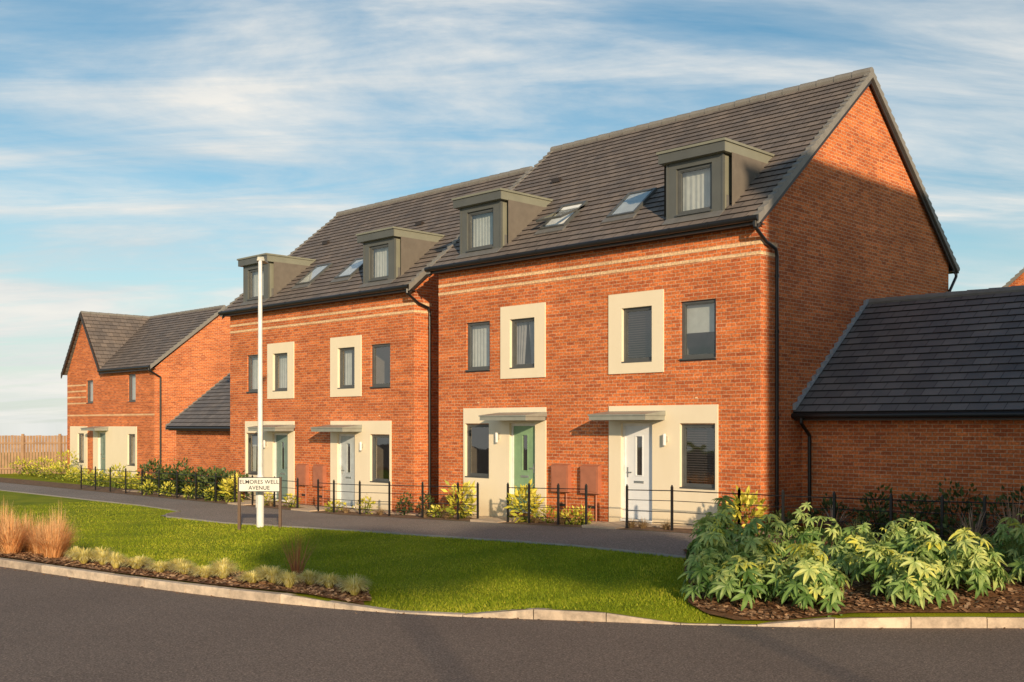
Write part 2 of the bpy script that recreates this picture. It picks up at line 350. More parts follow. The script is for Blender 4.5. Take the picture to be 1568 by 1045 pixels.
    for x,w in ((xo,.045),(-W-xo,-.045)):
        xi=x-(.09 if w>0 else -.09); ww=(w*3,0,0)
        b.rake('verge_caps',(xi,-.30,rz(-.30)),(xi,ry,RZ),ww,drop=.13); b.rake('verge_caps',(xi,D+.30,rz(-.30)),(xi,ry,RZ),ww,drop=.13)
        xi=x-(.1 if w>0 else -.1)
        for ya in (-.25,D+.25):
            a=Vector((x,ya,rz(-.25)-.16)); c=Vector((x,ry,RZ-.16)); s=Vector((-.03 if w>0 else .03,0,0)); zz=Vector((0,0,.15))
            b.hexa('fascia',[a-zz*.6,a+s-zz*.6,c+s-zz*.6,c-zz*.6,a+zz*.9,a+s+zz*.9,c+s+zz*.9,c+zz*.9])
            b.poly('fascia',[(x,ya,rz(-.25)-.12),(x,ry,RZ-.12),(xi,ry,RZ-.12),(xi,ya,rz(-.25)-.12)])
    b.ridge('verge_caps',(-W-xo,ry,RZ+.0),(xo+.03,ry,RZ+.0))
    for u in (3.0,7.9): b.box('fascia',-u,-u+.28,2.55,2.75,rz(2.6)+.01,rz(2.6)+.1)
    for u0,u1,st in ((.88,2.27,'net'),(7.24,8.70,'net')):
        x0,x1=-u1,-u0; yf=.03; zt=7.56; zb=rz(yf)-.1
        wx0,wx1=x0+.24,x1-.27; wz0,wz1=6.46,7.42
        b.wall('dormer_walls',yf,x0,x1,zb,zt,[(wx0,wx1,wz0,wz1)],depth=.1)
        window(b,wx0,wx1,wz0,wz1,yf,st)
        yb=(zt-6.336)/.824
        for x in (x0,x1): b.poly('dormer_walls' if x==x0 else 'dormer_roof_and_lit_cheek',[(x,yf,zb),(x,yf,zt),(x,yb+.3,zt),(x,yb+.3,rz(yb+.3)-.4),(x,yf+.2,rz(yf)-.15)])  # right cheek gets the lighter tone, its sunlit look painted in
        for xx in (x0-.012,x1-.03): b.box('dormer_walls',xx,xx+.042,yf-.012,yf+.05,zb,zt)
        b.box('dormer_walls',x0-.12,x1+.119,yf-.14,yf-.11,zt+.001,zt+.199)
        b.box('dormer_roof_and_lit_cheek',x0-.12,x1+.12,yf-.109,yb+.45,zt,zt+.20)
        b.box('dormer_roof_and_lit_cheek',x0-.15,x1+.15,yf-.17,yb+.55,zt+.20,zt+.25)
        b.hexa('flashing',[(x0-.02,-.12,rz(-.12)+.03),(x1+.02,-.12,rz(-.12)+.03),(x1+.02,yf,rz(yf)+.02),(x0-.02,yf,rz(yf)+.02),
                          (x0-.02,-.12,rz(-.12)+.045),(x1+.02,-.12,rz(-.12)+.045),(x1+.02,yf,rz(yf)+.05),(x0-.02,yf,rz(yf)+.05)])
        for i in range(5):
            ya=yf+.12+i*(yb-yf-.1)/5; yc=ya+(yb-yf-.1)/5
            b.box('flashing',x1+.002,x1+.012,ya,yc,rz(ya)-.02,rz(yc)+.05)
    nv=Vector((0,-.824,1)).normalized(); sv=Vector((0,1,.824)).normalized()
    for (u0,u1,y0,y1,opn) in ((3.46,4.26,.48,1.30,False),(5.55,6.35,.48,1.32,sky_open)):
        o=Vector((-(u0+u1)/2,(y0+y1)/2,rz((y0+y1)/2))); hw=(u1-u0)/2; hl=(y1-y0)/2*math.hypot(1,.824)
        def P(a,s,n,ang=0):
            ss=sv*math.cos(ang)+nv*math.sin(ang)*-1; nn=nv*math.cos(ang)+sv*math.sin(ang)
            return o+Vector((a,0,0))+ss*s+nn*n
        def slab(part,a0,a1,s0,s1,n0,n1,ang=0,off=0):
            b.hexa(part,[P(a,s,n,ang)+nv*off for (a,s,n) in ((a0,s0,n0),(a1,s0,n0),(a1,s1,n0),(a0,s1,n0),(a0,s0,n1),(a1,s0,n1),(a1,s1,n1),(a0,s1,n1))])
        w=.06
        for ang,off,hgt,pt in ((0,0,.08,'window_frames'),)+(((math.radians(16),.10,.05,'window_frames'),) if opn else ()):
            for q in ((-hw,hw,-hl,-hl+w),(-hw,hw,hl-w,hl),(-hw,-hw+w,-hl+w,hl-w),(hw-w,hw,-hl+w,hl-w)):
                slab(pt,q[0],q[1],q[2],q[3],0,hgt,ang,off)
        ang,off=(math.radians(16),.10) if opn else (0,.02)
        b.poly('rooflight_glass',[P(-hw+w,-hl+w,.045,ang)+nv*off,P(hw-w,-hl+w,.045,ang)+nv*off,P(hw-w,hl-w,.045,ang)+nv*off,P(-hw+w,hl-w,.045,ang)+nv*off])
        b.poly('rooflight_sky_sheets',[P(-hw+w,-hl+w,.042),P(hw-w,-hl+w,.042),P(hw-w,hl-w,.042),P(-hw+w,hl-w,.042)])  # painted sky reflection, a white sheet just below the pane
        slab('flashing',-hw-.06,hw+.06,-hl-.18,-hl,.01,.045)
    return b.finish(name,loc)

semi_block('brick_house',(0,0,0),('door_white','door_green'),('roller','net','blind','grey','blind',None),True)
semi_block('brick_house',(-10.84,.3,-.3),('door_blue','door_teal'),(None,'net','half','net',None,'curtain'),False)

# ---------------------------------------------------------------- garages
def garage(name,loc,W,D,H,RZ,left_verge=False):
    b=MB(); std_parts(b); b.p['roof']['mat']='tile2'
    ry=D/2; sl=(RZ-(H+.12))/(ry+.36)
    rz=lambda y:H+.12+sl*(y+.36)
    b.wall('walls',0,0,W,-.8,H,[]); b.poly('walls',[(0,D,-.8),(W,D,-.8),(W,D,H),(0,D,H)])
    for x in (0,W): b.poly('walls',[(x,0,-.8),(x,D,-.8),(x,D,H),(x,D,rz(0)-.06),(x,ry,RZ-.06),(x,0,rz(0)-.06)])
    b.box('fascia',0,W,-.33,-.30,H-.04,H+.12); b.box('fascia',0,W,-.30,-.0,H-.02,H)
    b.cyl('gutters_and_downpipes',(-.0,-.39,H+.05),(W,-.39,H+.05),.055,12)
    x0=0 if not left_verge else -.1; x1=W+.0 if not left_verge else W
    b.slope('roof',(x0,-.36,rz(-.36)),(x1,-.36,rz(-.36)),(x0,ry,RZ),(x1,ry,RZ))
    b.slope('roof',(x1,D+.36,rz(-.36)),(x0,D+.36,rz(-.36)),(x1,ry,RZ),(x0,ry,RZ))
    b.ridge('verge_caps',(x0,ry,RZ),(x1,ry,RZ),.08)
    if left_verge:
        for ya in (-.38,D+.38): b.rake('verge_caps',(x0,ya,rz(-.36)),(x0,ry,RZ),(-.045,0,0))
    else:
        for ya in (-.38,D+.38): b.rake('wall_flashing',(.0,ya,rz(-.36)+.05),(.0,ry,RZ+.05),(.07,0,0),drop=.0,up=.09)
        b.pipe('gutters_and_downpipes',[(.2,-.39,H+.02),(.2,-.39,H-.1),(.2,-.06,H-.35),(.2,-.06,-.5)],.036)
    return b.finish(name,loc)
garage('brick_garage',(.006,1.58,0),8.0,5.75,2.22,4.83)
garage('brick_garage',(-27.1,1.9,-.32),6.75,5.75,2.22,4.83,True)

# ---------------------------------------------------------------- far left house
def corner_house():
    b=MB(); std_parts(b)
    W,D,H=9.4,6.8,5.0; RZ=8.0; ry=D/2; gx=-7.3
    ops=[(-2.6,-1.84,3.55,4.8),(-7.1,-6.36,3.55,4.65),(-2.6,-1.84,.62,2.05,'render_panels'),(-8.1,-7.35,.62,2.05,'render_panels'),(-5.75,-4.92,.05,2.12,'render_panels')]
    b.wall('walls',0,-W,0,-.8,H,ops)
    b.poly('walls',[(-W,0,H),(-5.2,0,H),(gx,0,RZ-.08)])
    b.poly('walls',[(-W,D,-.8),(0,D,-.8),(0,D,H),(-5.2,D,H),(gx,D,RZ-.08),(-W,D,H)])
    b.poly('walls',[(-W,0,-.8),(-W,D,-.8),(-W,D,H),(-W,0,H)])
    b.poly('walls',[(0,0,-.8),(0,D,-.8),(0,D,H),(0,ry,RZ-.08),(0,0,H)])
    for o in ops[:4]: window(b,o[0],o[1],o[2],o[3],0,'net')
    door(b,-5.75,-4.92,.05,2.12,0,'door_teal')
    t=.03
    for q in ((-4.92,-2.6,-.6,2.4),(-1.84,-1.70,-.6,2.4),(-2.6,-1.84,-.6,.589),(-2.6,-1.84,2.05,2.4),(-6.3,-5.75,-.6,2.4),(-5.75,-4.92,2.12,2.4),
              (-9.0,-8.1,-.6,2.4),(-7.35,-7.0,-.6,2.4),(-8.1,-7.35,-.6,.589),(-8.1,-7.35,2.05,2.4)):
        b.box('render_panels',q[0],q[1],-t,0,q[2],q[3])
    canopy(b,-6.1,-4.6,2.2)
    for z in (3.5,3.8,4.1,4.4): b.box('brick_bands',-9.4,-7.15,-.006,0,z,z+.07)
    b.box('brick_bands',-9.4,0,-.006,0,2.9,2.97)
    b.slope('roof',(-5.1,-.25,H+.1),(.12,-.25,H+.1),(gx,ry,RZ),(.12,ry,RZ))
    b.slope('roof',(.12,D+.25,H+.1),(-5.1,D+.25,H+.1),(.12,ry,RZ),(gx,ry,RZ))
    b.slope('roof',(-5.1,D+.2,H+.1),(-5.1,-.2,H+.1),(gx,D+.2,RZ),(gx,-.2,RZ))
    b.slope('roof',(-9.6,-.2,H-.0),(-9.6,D+.2,H-.0),(gx,-.2,RZ),(gx,D+.2,RZ))
    b.rake('verge_caps',(.12,-.27,H+.1),(.12,ry,RZ),(.05,0,0)); b.rake('verge_caps',(.12,D+.27,H+.1),(.12,ry,RZ),(.05,0,0))
    for xa in (-5.1,-9.6): b.rake('fascia',(xa,-.2,H+.02),(gx,-.2,RZ),(0,-.05,0),drop=.2)
    b.ridge('verge_caps',(gx,ry,RZ),(.12,ry,RZ),.07); b.ridge('verge_caps',(gx,-.2,RZ),(gx,D+.2,RZ),.07)
    b.box('fascia',-5.1,.1,-.24,-.2,H-.1,H+.08); b.box('fascia',-5.1,.1,-.2,0,H-.03,H-.01)
    b.cyl('gutters_and_downpipes',(-5.1,-.3,H+.04),(.12,-.3,H+.04),.06)
    b.pipe('gutters_and_downpipes',[(.06,-.3,H),(.06,-.3,H-.1),(.06,.25,H-.4),(.06,.25,-.3)],.04)
    return b.finish('corner_house',(-33.3,4.1,-.4))
corner_house()

def back_house():
    b=MB(); std_parts(b)
    W,D,H,RZ=9.2,9,6.0,10.0
    b.wall('walls',0,0,W,-1,H,[(1.5,2.4,3.4,4.6),(6.5,7.4,3.4,4.6)]); window(b,1.5,2.4,3.4,4.6,0,'net'); window(b,6.5,7.4,3.4,4.6,0,'net')
    b.poly('walls',[(0,0,H),(W,0,H),(W/2,0,RZ-.08)])
    for x in (0,W): b.poly('walls',[(x,0,-1),(x,D,-1),(x,D,H),(x,0,H)])
    b.poly('walls',[(0,D,-1),(W,D,-1),(W,D,H),(W/2,D,RZ-.08),(0,D,H)])
    b.slope('roof',(-.25,-.15,H-.12),(-.25,D+.15,H-.12),(W/2,-.15,RZ),(W/2,D+.15,RZ))
    b.slope('roof',(W+.25,-.15,H-.12),(W+.25,D+.15,H-.12),(W/2,-.15,RZ),(W/2,D+.15,RZ))
    for x in (-.25,W+.25): b.rake('verge_caps',(x,-.15,H-.12),(W/2,-.15,RZ),(0,-.05,0))
    b.finish('background_house',(-7.9,28.7,0))
back_house()
def shade_building():  # unseen neighbour building, its block form and height set to shade the lower gable
    b=MB(); std_parts(b)
    W,D,H=8,13,11.75
    ops=[(y,y+1.1,z,z+1.3) for z in (1,3.9,6.8) for y in (1.5,4.5,7.5,10.5)]
    b.wall('walls',0,0,D,-.8,H,ops,axis='x',inward=1)
    for y0,y1,z0,z1 in ops:
        b.poly('window_glass',[(.08,y0,z0),(.08,y1,z0),(.08,y1,z1),(.08,y0,z1)]); b.poly('rooms',[(.11,y0,z0),(.11,y1,z0),(.11,y1,z1),(.11,y0,z1)])
    b.poly('walls',[(W,0,-.8),(W,D,-.8),(W,D,H),(W,0,H)])
    for y in (0,D): b.poly('walls',[(0,y,-.8),(W,y,-.8),(W,y,H),(0,y,H)])
    b.box('fascia',-.08,W+.08,-.08,D+.08,H,H+.12)
    b.finish('unseen_shade_building',(12.3,-7.45,-.35))
shade_building()

# ---------------------------------------------------------------- terrain
KX=np.array([-90,-40,-25,-14,-8.0,-5.14,-2.61,-.79,.15,1.11,1.80,2.55,3.37,4.35,5.03,6.49,9.0,12,40.])
KY=np.array([-24,-17,-14.4,-12.4,-11.33,-10.88,-10.38,-9.85,-9.49,-8.98,-8.50,-7.99,-7.49,-6.70,-6.14,-4.69,-2.3,-1.2,-1.0])
RZ0=-.35
def kY(x): return np.interp(x,KX,KY)
def khh(x): return np.interp(x,[-1.0,.1,1.1,1.8,2.55,3.4,4.35,5.0],[.12,.01,.01,.12,.12,.01,.01,.12])
def base(x): return np.interp(x,[-90,-35,-12,-1,40],[-.5,-.40,-.32,0,0])
def edge(x): return np.maximum(np.interp(x,[-90,-19,-16.2,-15.2,-8,2],[-3.4,-3.4,-3.6,-4.8,-4.4,-4.3]),kY(x)+2.0)
def G(x,y):
    x=np.asarray(x,float);y=np.asarray(y,float)
    k=kY(x);e=edge(x);t=np.clip((e-y)/(e-k),0,1)
    dip=np.interp(x,[-90,-20,-6,1,4],[.0,.05,.22,.18,0])
    return base(x)*(1-t)+(RZ0+khh(x))*t-dip*np.sin(math.pi*t)**1.2
def mesh_obj(name,V,F,mat,rnd=None,parent=None,smooth=False):
    me=bpy.data.meshes.new(name); me.from_pydata(V.tolist() if hasattr(V,'tolist') else V,[],F.tolist() if hasattr(F,'tolist') else F)
    if rnd is not None:
        a=me.attributes.new('rnd','FLOAT','POINT'); a.data.foreach_set('value',np.asarray(rnd,dtype=np.float32))
    me.materials.append(mat)
    if smooth: me.polygons.foreach_set('use_smooth',[True]*len(me.polygons))
    o=bpy.data.objects.new(name,me); col.objects.link(o)
    if parent: o.parent=parent
    return o
def grid_faces(nx,ny):
    i=np.arange(nx-1)[:,None];j=np.arange(ny-1)[None,:]
    a=(i*ny+j).ravel(); return np.stack([a,a+ny,a+ny+1,a+1],1)
XC=np.unique(np.concatenate([np.linspace(-90,-30,25),np.arange(-30,10,.25),np.linspace(10,40,13)]))
def grass_ground_mat():
    m,nt,bs,out=new_mat('lawn_ground')
    tc=N(nt,'ShaderNodeTexCoord')
    n1=N(nt,'ShaderNodeTexNoise',Scale=1.2,Detail=6.0); n2=N(nt,'ShaderNodeTexNoise',Scale=60.0,Detail=3.0)
    for n in (n1,n2): nt.links.new(tc.outputs['Object'],n.inputs['Vector'])
    c1=ramp(nt,n1.outputs['Fac'],[(0.3,(0.16,0.22,0.010)),(0.7,(0.31,0.33,0.018))])
    c2=ramp(nt,n2.outputs['Fac'],[(0.3,(0.6,0.6,0.6)),(0.7,(1.3,1.3,1.2))])
    nt.links.new(mixc(nt,1.0,c1,c2,'MULTIPLY'),bs.inputs['Base Color']); bs.inputs['Roughness'].default_value=.9
    bs.inputs['Specular IOR Level'].default_value=.1
    return m
LAWN=grass_ground_mat()
def asphalt(name,c1,c2,sc=180):
    m,nt,bs,out=new_mat(name)
    tc=N(nt,'ShaderNodeTexCoord')
    n1=N(nt,'ShaderNodeTexNoise',Scale=.35,Detail=6.0,Roughness=.6); n2=N(nt,'ShaderNodeTexVoronoi',Scale=float(sc)); n3=N(nt,'ShaderNodeTexNoise',Scale=45.0,Detail=5.0,Roughness=.7)
    for n in (n1,n2,n3): nt.links.new(tc.outputs['Object'],n.inputs['Vector'])
    a=ramp(nt,n1.outputs['Fac'],[(0.3,c1),(0.7,c2)])
    b_=ramp(nt,n3.outputs['Fac'],[(0.32,(.45,.45,.45)),(0.5,(.95,.95,.95)),(0.72,(2.1,2.05,2.0))])
    cc=mixc(nt,1.0,a,b_,'MULTIPLY')
    v=ramp(nt,n2.outputs['Color'],[(0.1,(.65,.65,.65)),(0.9,(1.5,1.45,1.4))])
    nt.links.new(mixc(nt,1.0,cc,v,'MULTIPLY'),bs.inputs['Base Color'])
    bs.inputs['Roughness'].default_value=.85; bs.inputs['Specular IOR Level'].default_value=.3
    b=N(nt,'ShaderNodeBump',Strength=.7,Distance=.008); nt.links.new(n3.outputs['Fac'],b.inputs['Height']); nt.links.new(b.outputs[0],bs.inputs['Normal'])
    return m
ROAD=asphalt('road_asphalt',(.152,.118,.100),(.185,.146,.124))
PATH=asphalt('path_asphalt',(.21,.185,.165),(.26,.23,.21),120)
V=[(0,0,-1.0)];F=[]
rs=[(60,-1.0),(105,-1.0),(160,-3),(300,-14),(700,-38),(1500,-58),(3200,-75)]; na=48
for r_,z_ in rs:
    for k in range(na): a=2*math.pi*k/na; V.append((r_*math.cos(a),r_*math.sin(a),z_))
for k in range(na):
    F.append((0,1+k,1+(k+1)%na))
    for j in range(len(rs)-1):
        o=1+j*na; F.append((o+k,o+(k+1)%na,o+na+(k+1)%na,o+na+k))
mesh_obj('ground',V,F,LAWN)
ts=np.linspace(0,1,18)[::-1]
V=[]
for x in XC:
    k,e=float(kY(x)),float(edge(x))
    ys=[e+(k+.06-e)*t for t in ts]+[e+.4,max(e+.8,-1.3),max(e+1.2,2),max(e+2,9),30,50]
    for y in ys: V.append((x,y,float(G(x,y))))
ny=18+6
mesh_obj('lawn',np.array(V),grid_faces(len(XC),ny),LAWN,smooth=True)
V=[]
for x in XC:
    k=float(kY(x)); k=k if x<11.2 else -14.0
    for y in (-60,-30,k-3 if k>-27 else -29,k+.02 if x<11.2 else k+1): V.append((x,y,RZ0))
mesh_obj('road',np.array(V),grid_faces(len(XC),4),ROAD)
def strip(name,xs,f0,f1,n,off,mat):
    V=[]
    for x in xs:
        a,b=f0(x),f1(x)
        for j in range(n):
            y=a+(b-a)*j/(n-1); V.append((x,y,float(G(x,y))+off))
    return mesh_obj(name,np.array(V),grid_faces(len(xs),n),mat)
xp=XC[(XC>=-60)&(XC<=1.5)]
strip('footpath',xp,lambda x:float(edge(x)),lambda x:-1.32,3,.012,PATH)
MULCH=plain('bark_mulch',(.27,.135,.065),.95,(.12,.065,.035),14,bump=1.0,bscale=40,spec=.1)
SOIL=plain('planting_soil',(.30,.20,.13),.95,(.15,.10,.07),9,bump=1.0,bscale=50,spec=.1)
strip('garden_border',xp,lambda x:-1.30,lambda x:.25,3,.016,SOIL)
def kerb_run(name,pts,w,hfun,zf,mat,blk=.915,inside=1):
    P=[Vector((p[0],p[1],0)) for p in pts]; L=[0]
    for a,c in zip(P[:-1],P[1:]): L.append(L[-1]+(c-a).length)
    def at(s):
        for i in range(len(P)-1):
            if s<=L[i+1]: return P[i].lerp(P[i+1],(s-L[i])/(L[i+1]-L[i]))
        return P[-1]
    s=0; bm_v=[];bm_f=[];R=[]
    while s<L[-1]-.05:
        e=min(s+blk,L[-1]); a=at(s);c=at(e); d=(c-a).normalized(); n=Vector((-d.y,d.x,0))*inside
        a2=a+d*.006;c2=c-d*.006; ha,hc=hfun(a.x),hfun(c.x); za,zc=zf(a.x),zf(c.x); ch=.018
        j=random.uniform(-.004,.004)
        prof=lambda p,h,z:[p+Vector((0,0,z-.2)),p+Vector((0,0,z+h-ch+j)),p+n*ch*.8+Vector((0,0,z+h+j)),p+n*w+Vector((0,0,z+h+j)),p+n*w+Vector((0,0,z-.2))]
        A=prof(a2,ha,za);C=prof(c2,hc,zc); i=len(bm_v)
        bm_v+= [tuple(v) for v in A+C]; R+=[random.random()]*10
        for k in range(5): bm_f.append((i+k,i+(k+1)%5,i+5+(k+1)%5,i+5+k))
        bm_f.append(tuple(range(i+4,i-1,-1))); bm_f.append(tuple(range(i+5,i+10)))
        s=e
    return mesh_obj(name,bm_v,bm_f,mat,R)
def kerb_mat():
    m,nt,bs,out=new_mat('kerb_concrete'); tc=N(nt,'ShaderNodeTexCoord'); at=N(nt,'ShaderNodeAttribute'); at.attribute_name='rnd'
    no=N(nt,'ShaderNodeTexNoise',Scale=5.0,Detail=8.0,Roughness=.7); nt.links.new(tc.outputs['Object'],no.inputs['Vector'])
    a=ramp(nt,at.outputs['Fac'],[(0,(.52,.41,.31)),(1,(.70,.56,.42))]); v=ramp(nt,no.outputs['Fac'],[(.3,(.5,.5,.52)),(.6,(1.05,1.05,1.05))])
    nt.links.new(mixc(nt,1.0,a,v,'MULTIPLY'),bs.inputs['Base Color']); bs.inputs['Roughness'].default_value=.85
    n2=N(nt,'ShaderNodeTexNoise',Scale=90.0); nt.links.new(tc.outputs['Object'],n2.inputs['Vector'])
    b=N(nt,'ShaderNodeBump',Strength=.4,Distance=.01); nt.links.new(n2.outputs['Fac'],b.inputs['Height']); nt.links.new(b.outputs[0],bs.inputs['Normal'])
    return m
KERB=kerb_mat()
xs=[x for x in XC if -60<=x<=10.0]
kerb_run('kerb',[(x,float(kY(x))) for x in xs],.14,lambda x:float(khh(x))+.004,lambda x:RZ0,KERB)
EDG=plain('edging',(.32,.29,.26),.85)
kerb_run('path_edging',[(x,float(edge(x))-.05) for x in xp],.05,lambda x:.03,lambda x:float(base(x)),EDG)
def wb(x): return np.interp(x,[-60,-10,-4,-1.8,-.9,-.1],[1.2,1.3,1.5,1.5,.9,0.])
xb=np.arange(-60,-.09,.15)
strip('mulch_bed',xb,lambda x:float(kY(x))+.12,lambda x:float(kY(x)+.14+wb(x)+.08*math.sin(3.1*x)+.05*math.sin(7.7*x)),8,.03,MULCH)
kin=lambda y: float(np.interp(y,KY,KX))
V=[];ny_=130;nx_=60
for y in np.linspace(-6.95,1.62,ny_):
    xl=float(np.interp(y,[-7,-6.7,-3.7,-3.2,1.6],[3.65,3.1,.85,1.35,1.4]))+.06*math.sin(4*y); xr=min(kin(y)-.12 if y<-1.9 else 9.,9.)
    for i in range(nx_):
        x=xl+(xr-xl)*i/(nx_-1); V.append((x,y,float(G(x,y))+.04))
mesh_obj('mulch_bed',np.array(V),grid_faces(ny_,nx_),MULCH)
def chips(name,pts,mat,size=.03):
    n=len(pts); P=np.array(pts); a=rng.uniform(0,6.28,n); l=rng.uniform(.5,1.5,n)*size; w=l*rng.uniform(.3,.7,n)
    tz=rng.uniform(-.4,.4,n)
    d=np.stack([np.cos(a),np.sin(a),tz],1)*l[:,None]; s=np.stack([-np.sin(a),np.cos(a),rng.uniform(-.4,.4,n)],1)*w[:,None]
    V=np.stack([P-d-s,P+d-s,P+d+s,P-d+s],1).reshape(-1,3); F=np.arange(4*n).reshape(-1,4)
    return mesh_obj(name,V,F,mat,np.repeat(rng.uniform(0,1,n),4))
CH=leaf_mat('bark_chip',[(0,(.09,.042,.022)),(.6,(.30,.16,.08)),(1,(.6,.38,.22))],.9,0)
pts=[]
for _ in range(11000):
    x=rng.uniform(-14,-.3); w=float(wb(x))
    y=float(kY(x))+.14+rng.uniform(0,1)*w; pts.append((x,y,float(G(x,y))+.045))
for _ in range(14000):
    y=rng.uniform(-6.8,1.5); xl=float(np.interp(y,[-7,-6.7,-3.7,-3.2,1.6],[3.65,3.1,.85,1.35,1.4])); xr=min(kin(y)-.14 if y<-1.9 else 8,8)
    x=rng.uniform(xl,xr); pts.append((x,y,float(G(x,y))+.055))
chips('bark_chips',pts,CH)
pts=[]
for _ in range(260):
    x=rng.uniform(-10,7); y=float(kY(x))-abs(rng.normal(0,.12))-.02; pts.append((x,y,RZ0+.012))
chips('gutter_debris',pts,CH,.014)
PAV=plain('paving',(.56,.43,.31),.85,(.46,.35,.25),5)
b=MB(); b.part('slabs',PAV)
for X,Y0 in ((-3.03,-1.3),(-6.46,-1.3),(-13.87,-1.3),(-17.3,-1.3)):
    for i in range(2):
        for j in range(2):
            x=X-.45+i*.46; y=Y0+j*.62; z=float(base(X))
            b.box('slabs',x,x+.45,y,y+.6,z-.05,z+.05)
for i in range(60):
    x=1.0-i*.46; z=float(base(x)); b.box('slabs',x-.45,x,-.5,-.05,z-.05,z+.03)
b.finish('paving_slabs',(0,0,0))

# ---------------------------------------------------------------- grass blades
GR=leaf_mat('grass_blade',[(0,(.14,.21,.008)),(.6,(.32,.38,.016)),(1,(.56,.52,.06))],.7,.3)
nb=200000
x=rng.uniform(-22,3.6,nb); u=rng.uniform(0,1,nb)
k=kY(x)+.13; e=edge(x)-.02
y=k+(e-k)*u
bedw=np.where(x<-.1,wb(x)+.03,0)
ok=(y>k+bedw-.02)
xl=np.interp(y,[-7,-6.7,-3.7,-3.2,1.6],[3.65,3.1,.85,1.35,1.4])
ok&=(x<xl)
dist=np.hypot(x-11.08,y+18.03); ok&=(rng.uniform(0,1,nb)<np.clip((17/dist)**1.5,0.15,1))
x=x[ok];y=y[ok];n=len(x); z=G(x,y)
h=rng.uniform(.015,.04,n)*(1+.3*np.sin(x*1.7)*np.sin(y*2.3)); a=rng.uniform(0,6.28,n); w=rng.uniform(.004,.009,n)*1.3
lean=rng.uniform(0,.03,n); la=rng.uniform(0,6.28,n)
A=np.stack([x-np.cos(a)*w,y-np.sin(a)*w,z-.005],1);B=np.stack([x+np.cos(a)*w,y+np.sin(a)*w,z-.005],1);C=np.stack([x+lean*np.cos(la),y+lean*np.sin(la),z+h],1)
V=np.stack([A,B,C],1).reshape(-1,3); F=np.arange(3*n).reshape(-1,3)
r=np.clip(rng.normal(.5,.22,n)+.13*np.sin(x*.9+y*1.3)+.1*np.sin(x*2.9-y*2.1),0,1)
mesh_obj('grass',V,F,GR,np.repeat(r,3))

# ---------------------------------------------------------------- plants
def leaves(P,D,s,wr,rn):
    n=len(P); D=D/np.linalg.norm(D,axis=1,keepdims=True)
    R=rng.normal(size=(n,3)); R[:,2]=abs(R[:,2])+.6
    S=np.cross(D,R); S/=np.linalg.norm(S,axis=1,keepdims=True); Nn=np.cross(S,D)
    s=s[:,None]
    V=np.stack([P,P+D*s*.45+S*s*wr-Nn*s*.05,P+D*s+Nn*s*-.12,P+D*s*.45-S*s*wr-Nn*s*.05],1).reshape(-1,3)
    return V,np.arange(4*n).reshape(-1,4),np.repeat(rn,4)
def shrub(name,x,y,r,h,n,size,mat,wr=.28,up=.5,stems=7,z=None,bias=0.):
    z=float(G(x,y)) if z is None else z
    c=rng.normal(size=(n,3)); c/=np.linalg.norm(c,axis=1,keepdims=True); rad=rng.uniform(.35,1,n)**.6
    lum=1+.25*np.sin(c[:,0]*5+x*3)*np.sin(c[:,1]*4+y)+.2*np.sin(c[:,2]*6+x)
    P=c*(rad*lum)[:,None]*np.array([r,r,h*.5])+np.array([x,y,z+h*.52]); P[:,2]=np.maximum(P[:,2],z+.03)
    D=c+rng.normal(size=(n,3))*.5+np.array([0,0,up])
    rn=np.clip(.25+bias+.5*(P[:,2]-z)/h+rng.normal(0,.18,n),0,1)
    V,F,R=leaves(P,D,rng.uniform(.7,1.3,n)*size,wr,rn)
    V=V.tolist();F=F.tolist();R=R.tolist()
    for i in range(stems):
        a=random.uniform(0,6.28);q=random.uniform(.2,.8)
        p0=(x,y,z-.02); p1=(x+math.cos(a)*r*q,y+math.sin(a)*r*q,z+h*random.uniform(.5,.85)); i0=len(V)
        for p,w in ((p0,.012),(p1,.005)):
            V+= [(p[0]-w,p[1],p[2]),(p[0]+w,p[1],p[2]),(p[0],p[1]+w,p[2])]
        F+=[(i0,i0+1,i0+4,i0+3),(i0+1,i0+2,i0+5,i0+4),(i0+2,i0,i0+3,i0+5)]; R+=[0.]*6
    return mesh_obj(name,V,F,mat,R)
def tuft(name,x,y,r,h,n,w,mat,droop=.6,base_r=.05,z=None,upr=0.):
    z=float(G(x,y)) if z is None else z; V=[];F=[];R=[]
    for i in range(n):
        a=random.uniform(0,6.28); q=random.random()**.6*(1-upr)+upr*random.random()*.4; L=h*random.uniform(.7,1.15)
        bx=x+math.cos(a)*base_r*random.random(); by=y+math.sin(a)*base_r*random.random(); a2=a+random.uniform(-.5,.5)
        rr=random.random(); i0=len(V); pp=[]
        for t in (0,.4,.75,1):
            ho=r*q*(t**1.3); zz=L*(t-droop*q*t*t*.75)
            px,py=bx+math.cos(a2)*ho,by+math.sin(a2)*ho; ww=w*(1-t*.9)
            pp.append(((px-math.sin(a2)*ww,py+math.cos(a2)*ww,z+max(zz,.01)),(px+math.sin(a2)*ww,py-math.cos(a2)*ww,z+max(zz,.01))))
        for l,rg in pp: V+=[l,rg]
        for k in range(3): F.append((i0+2*k,i0+2*k+1,i0+2*k+3,i0+2*k+2))
        R+=[min(1,max(0,rr*.7+.3*t)) for t in (0,0,.4,.4,.75,.75,1,1)]
    return mesh_obj(name,V,F,mat,R)
